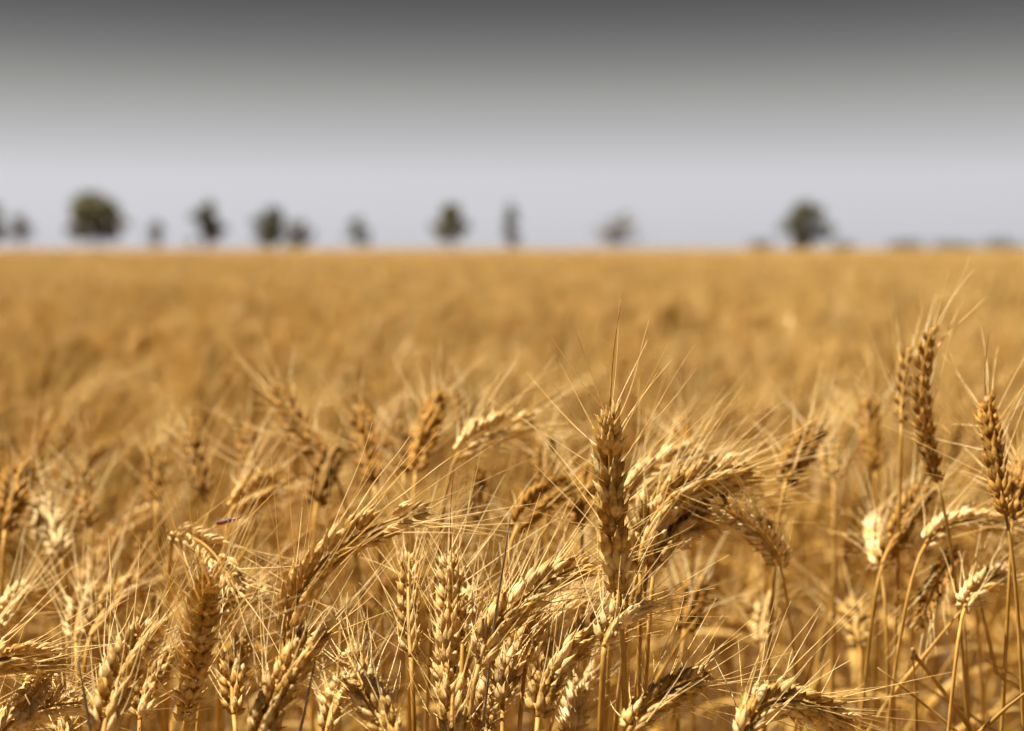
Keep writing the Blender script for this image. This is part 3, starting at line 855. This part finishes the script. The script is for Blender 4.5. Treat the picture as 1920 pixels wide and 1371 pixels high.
for s in range(8):
    b = MB(); far_geo(b, s * 5 + 1, random.Random(s)); FAR_MESH.append(b.mesh('wheat_far', PLANT_MATS))
PATCH_MESH = []
for s in range(4):
    rnd = random.Random(60 + s); b = MB()
    for k in range(150):
        M = Matrix.Translation((rnd.uniform(-.55, .55), rnd.uniform(-.55, .55), rnd.gauss(0, .03))) @ Matrix.Rotation(rnd.gauss(0, 1.3), 4, 'Z')
        far_geo(b, rnd.randrange(12), rnd, M, rich=False)
    PATCH_MESH.append(b.mesh('wheat_patch', PLANT_MATS))

# ------------------------------------------------------------------ sowing
rs = random.Random(77)
TOP = H - 0.165
def in_frame(x, y, m=0.0): return abs(x) < 0.36 * y + m
near, rest = [], []       # (x, y, rotz, scale, tilt, variant index)
def sow(x, y, idx, hmul=1.0):
    sc = (TOP + rs.gauss(0, .021)) / .80 * hmul
    rz = rs.gauss(0.0, 1.25)
    return (x, y, rz, sc, rs.gauss(0, .05), rs.gauss(0, .05), idx)
CELL = 0.056
y = 0.50
while y < 5.0:
    w = 0.36 * y * 1.1 + 1.3
    x = -w
    while x < w:
        px = x + rs.uniform(-.5, .5) * CELL; py = y + rs.uniform(-.5, .5) * CELL
        x += CELL
        inf = in_frame(px, py, .07 if py > 1.1 else .15)
        if py < .93 and inf:
            continue
        if .93 <= py < 1.2 and inf and rs.random() < .35:
            continue
        # thin and thick places, as in a real crop
        hm = 1.0 + .02 * math.sin(px * 3.1 + 1.0) * math.sin(py * 2.3) + .012 * math.sin(px * 7.7 + py * 5.1)
        if py < 1.25 and inf: hm -= .045
        p = sow(px, py, rs.randrange(MID_N), hm)
        (near if in_frame(px, py, .02) else rest).append(p)
    y += CELL
while y < 24.0:
    c = CELL * (1.0 + (y - 5) * .035)
    w = 0.36 * y * 1.08 + 1.5
    x = -w
    while x < w:
        px = x + rs.uniform(-.5, .5) * c; py = y + rs.uniform(-.5, .5) * c
        x += c
        hm = 1.0 + .02 * math.sin(px * 1.3 + 1.0) * math.sin(py * .9) + .015 * math.sin(px * 3.7 + py * 2.1)
        rest.append(sow(px, py, MID_N + rs.randrange(len(FAR_MESH)), hm))
    y += c
y = 24.0
while y < 170.0:
    w = 0.36 * y * 1.08 + 3
    x = -w
    while x < w:
        sc = TOP / .80 * (1 + .012 * math.sin(x * .5) * math.sin(y * .4))
        rest.append((x + rs.uniform(-.1, .1), y + rs.uniform(-.1, .1), rs.choice((0, 1.57, 3.14, 4.71)) * 0 + rs.gauss(0, .3), sc, 0, 0, MID_N + len(FAR_MESH) + rs.randrange(4)))
        x += 1.0
    y += 1.0
near.sort(key=lambda p: p[1])
N_OWN = 300 - len(HEROES) - len(MIDS)
own, rest = near[:N_OWN], near[N_OWN:] + rest
G3 = 'blurred wheat plants filling the field behind the named ears'
for (x, y, rz, sc, tx, ty, k) in own:
    root = bpy.data.objects.new('wheat_plant', None); COL.objects.link(root); root.empty_display_size = .02
    root.location = (x, y, 0); root.rotation_euler = (tx, ty, rz); root.scale = (sc, sc, sc)
    tag(root, 'one of the blurred golden wheat plants filling the near field behind the front ears', 'wheat', G3)
    sm, em, am, lvs = MID_MESH[k]
    link('stem', sm, root)
    e = link('ear', em, root)
    tag(link('awns', am, e), kind='stuff')
    for l in lvs: link('leaf', l, root)

# the rest of the field: one object of stuff, points that carry the plant kinds
lib = bpy.data.collections.new('wheat_kinds')
for i, me in enumerate(MID_JOINED + FAR_MESH + PATCH_MESH):
    lib.objects.link(bpy.data.objects.new('kind_%03d' % i, me))
fm = bpy.data.meshes.new('wheat_field')
fm.from_pydata([(p[0], p[1], 0.0) for p in rest], [], [])
a = fm.attributes.new('rot', 'FLOAT_VECTOR', 'POINT')
a.data.foreach_set('vector', np.array([(p[4], p[5], p[2]) for p in rest], dtype=np.float32).ravel())
a = fm.attributes.new('scl', 'FLOAT', 'POINT')
a.data.foreach_set('value', np.array([p[3] for p in rest], dtype=np.float32))
a = fm.attributes.new('pick', 'INT', 'POINT')
a.data.foreach_set('value', np.array([p[6] for p in rest], dtype=np.int32))
field = link('wheat_field', fm)
tag(field, 'golden wheat field stretching to the horizon behind the near ears', 'wheat field', kind='stuff')
ng = bpy.data.node_groups.new('sow_wheat', 'GeometryNodeTree')
ng.interface.new_socket('Geometry', in_out='INPUT', socket_type='NodeSocketGeometry')
ng.interface.new_socket('Geometry', in_out='OUTPUT', socket_type='NodeSocketGeometry')
N = ng.nodes; K = ng.links
gi = N.new('NodeGroupInput'); go = N.new('NodeGroupOutput')
ci = N.new('GeometryNodeCollectionInfo'); ci.inputs['Collection'].default_value = lib
ci.inputs['Separate Children'].default_value = True; ci.inputs['Reset Children'].default_value = True
ip = N.new('GeometryNodeInstanceOnPoints'); ip.inputs['Pick Instance'].default_value = True
def named(nm, ty):
    q = N.new('GeometryNodeInputNamedAttribute'); q.data_type = ty; q.inputs['Name'].default_value = nm
    return q
nr, ns, npk = named('rot', 'FLOAT_VECTOR'), named('scl', 'FLOAT'), named('pick', 'INT')
er = N.new('FunctionNodeEulerToRotation')
K.new(gi.outputs[0], ip.inputs['Points']); K.new(ci.outputs[0], ip.inputs['Instance'])
K.new(npk.outputs['Attribute'], ip.inputs['Instance Index'])
K.new(nr.outputs['Attribute'], er.inputs[0]); K.new(er.outputs[0], ip.inputs['Rotation'])
K.new(ns.outputs['Attribute'], ip.inputs['Scale'])
K.new(ip.outputs[0], go.inputs[0])
md = field.modifiers.new('sow', 'NODES'); md.node_group = ng

# ------------------------------------------------------------------ trees on the far rise
M_BARK = mat_plain('tree_bark', (0.07, 0.05, 0.035), (0.13, 0.10, 0.075), 3.0)
def leafmat(name, c1, c2): return mat_plain(name, c1, c2, 0.9, 0.7, 0.45)
M_OLIVE = leafmat('olive_foliage', (0.10, 0.098, 0.042), (0.19, 0.178, 0.08))
M_DARK = leafmat('dark_foliage', (0.08, 0.083, 0.048), (0.155, 0.155, 0.088))
M_HAZY = leafmat('hazy_foliage', (0.12, 0.115, 0.095), (0.20, 0.185, 0.155))  # grey-green leaves paled further: haze of distance put into the colour
def make_tree(label, px, top, wpx, y, mat, seed, dense=1.0, trunk_frac=.28, name='tree', lean=0.0, cat='tree', base_w=None):
    rnd = random.Random(seed)
    x = (px - 960) / FPX * y
    gz = ground_z(y) - .1
    ztop = H + (466 - top) / FPX * y
    h = ztop - gz; w = 1.12 * wpx / FPX * y
    root = bpy.data.objects.new(name, None); COL.objects.link(root); root.location = (x, y, gz)
    tag(root, label, cat, 'trees along the far edge of the field')
    b = MB()
    th = h * trunk_frac
    r0 = max(.10, h * .028)
    top_pt = Vector((lean * h, 0, h * .72))
    tp = [Vector((0, 0, 0)), Vector((0, .02 * h, th * .5)), Vector((lean * h * .4, 0, th)), top_pt * .75 + Vector((0, 0, 0)), top_pt]
    v, f = tube(tp, [r0, r0 * .8, r0 * .65, r0 * .4, r0 * .12], 8); b.add(v, f)
    clumps = []
    for k in range(26):
        a = rnd.uniform(0, 6.283); hh = rnd.random()
        z = th + (h - th) * (.02 + .86 * hh)
        prof = math.sin(math.pi * min(1, .25 + .68 * hh)) ** .6 * rnd.choice((.7, 1.0, 1.0, 1.2))
        rr = w / 2 * prof * rnd.uniform(.35, .95)
        c = Vector((math.cos(a) * rr + lean * h * hh, math.sin(a) * rr, z))
        clumps.append((c, w * rnd.uniform(.11, .21)))
        s = Vector((lean * h * .3, 0, th * rnd.uniform(.7, 1.0)))
        v, f = tube([s, s.lerp(c, .5) + Vector((0, 0, h * .03)), c], [r0 * .45, r0 * .28, r0 * .08], 5); b.add(v, f)
    clumps.append((Vector((lean * h, 0, h - w * .2)), w * .2))
    link('trunk', b.mesh('trunk', [M_BARK]), root)
    vs_, fs = [], []
    n = int(1500 * dense)
    for k in range(n):
        c, r = clumps[rnd.randrange(len(clumps))]
        d = Vector((rnd.gauss(0, 1), rnd.gauss(0, 1), rnd.gauss(0, .8))).normalized() * r * rnd.uniform(.25, 1.0) ** .5 * rnd.uniform(.75, 1.15)
        p = c + d
        s = w * .045 * rnd.uniform(.6, 1.4)
        u = Vector((rnd.gauss(0, 1), rnd.gauss(0, 1), rnd.gauss(0, 1))).normalized()
        t = u.cross(Vector((rnd.gauss(0, 1), rnd.gauss(0, 1), rnd.gauss(0, 1)))).normalized()
        q = len(vs_)
        vs_ += [tuple(p - u * s * 1.4), tuple(p + t * s * .6), tuple(p + u * s * 1.4), tuple(p - t * s * .6)]
        fs.append((q, q + 1, q + 2, q + 3))
    b = MB(); b.add(vs_, fs)
    cr_ = link('crown', b.mesh('crown', [mat], smooth=False), root)
    return root
TREES = [
  ('dark tree cut by the left edge of the picture', -14, 372, 60, 262, M_DARK, 1.0, .22),
  ('small dark tree beside the one cut by the left edge', 42, 398, 44, 268, M_HAZY, .7, .3),
  ('largest round olive tree, on a visible trunk, at the left', 181, 358, 94, 258, M_OLIVE, 1.3, .24),
  ('tiny tree right of the largest round tree', 296, 414, 34, 275, M_HAZY, .6, .2),
  ('upright dark tree, second large one from the left', 393, 374, 58, 262, M_DARK, 1.2, .14),
  ('dark tree with a smaller paler one against its right side', 508, 386, 62, 264, M_DARK, 1.1, .14),
  ('low pale tree touching the dark tree on its left', 560, 412, 50, 270, M_HAZY, .8, .15),
  ('small narrow tree left of the picture middle', 674, 405, 40, 270, M_DARK, .7, .2),
  ('round olive tree on a slim trunk just left of the middle', 847, 386, 64, 262, M_OLIVE, 1.0, .28),
  ('slender tall tree at the picture middle', 957, 376, 36, 262, M_DARK, 1.0, .12),
  ('pale sparse wide tree right of the slender tree', 1160, 402, 90, 300, M_HAZY, .13, .2),
  ('large dark tree standing alone at the right', 1502, 378, 78, 262, M_DARK, 1.1, .12),
]
for i, (lab, px, top, w, y, mat, den, tf) in enumerate(TREES):
    make_tree(lab, px, top, w, y, mat, 300 + i, den, tf)
for i, (lab, px, top, w) in enumerate([
    ('low shrub left of the large lone tree', 1428, 454, 60),
    ('low shrub just right of the large lone tree', 1578, 454, 60),
    ('low shrub, the left one of three far at the right', 1690, 456, 80),
    ('low shrub, the middle one of three far at the right', 1790, 455, 80),
    ('low shrub, the right one of three far at the right', 1876, 456, 70)]):
    make_tree(lab, px, top, w, 285, M_HAZY, 500 + i, .12, .05, name='shrub', cat='shrub')
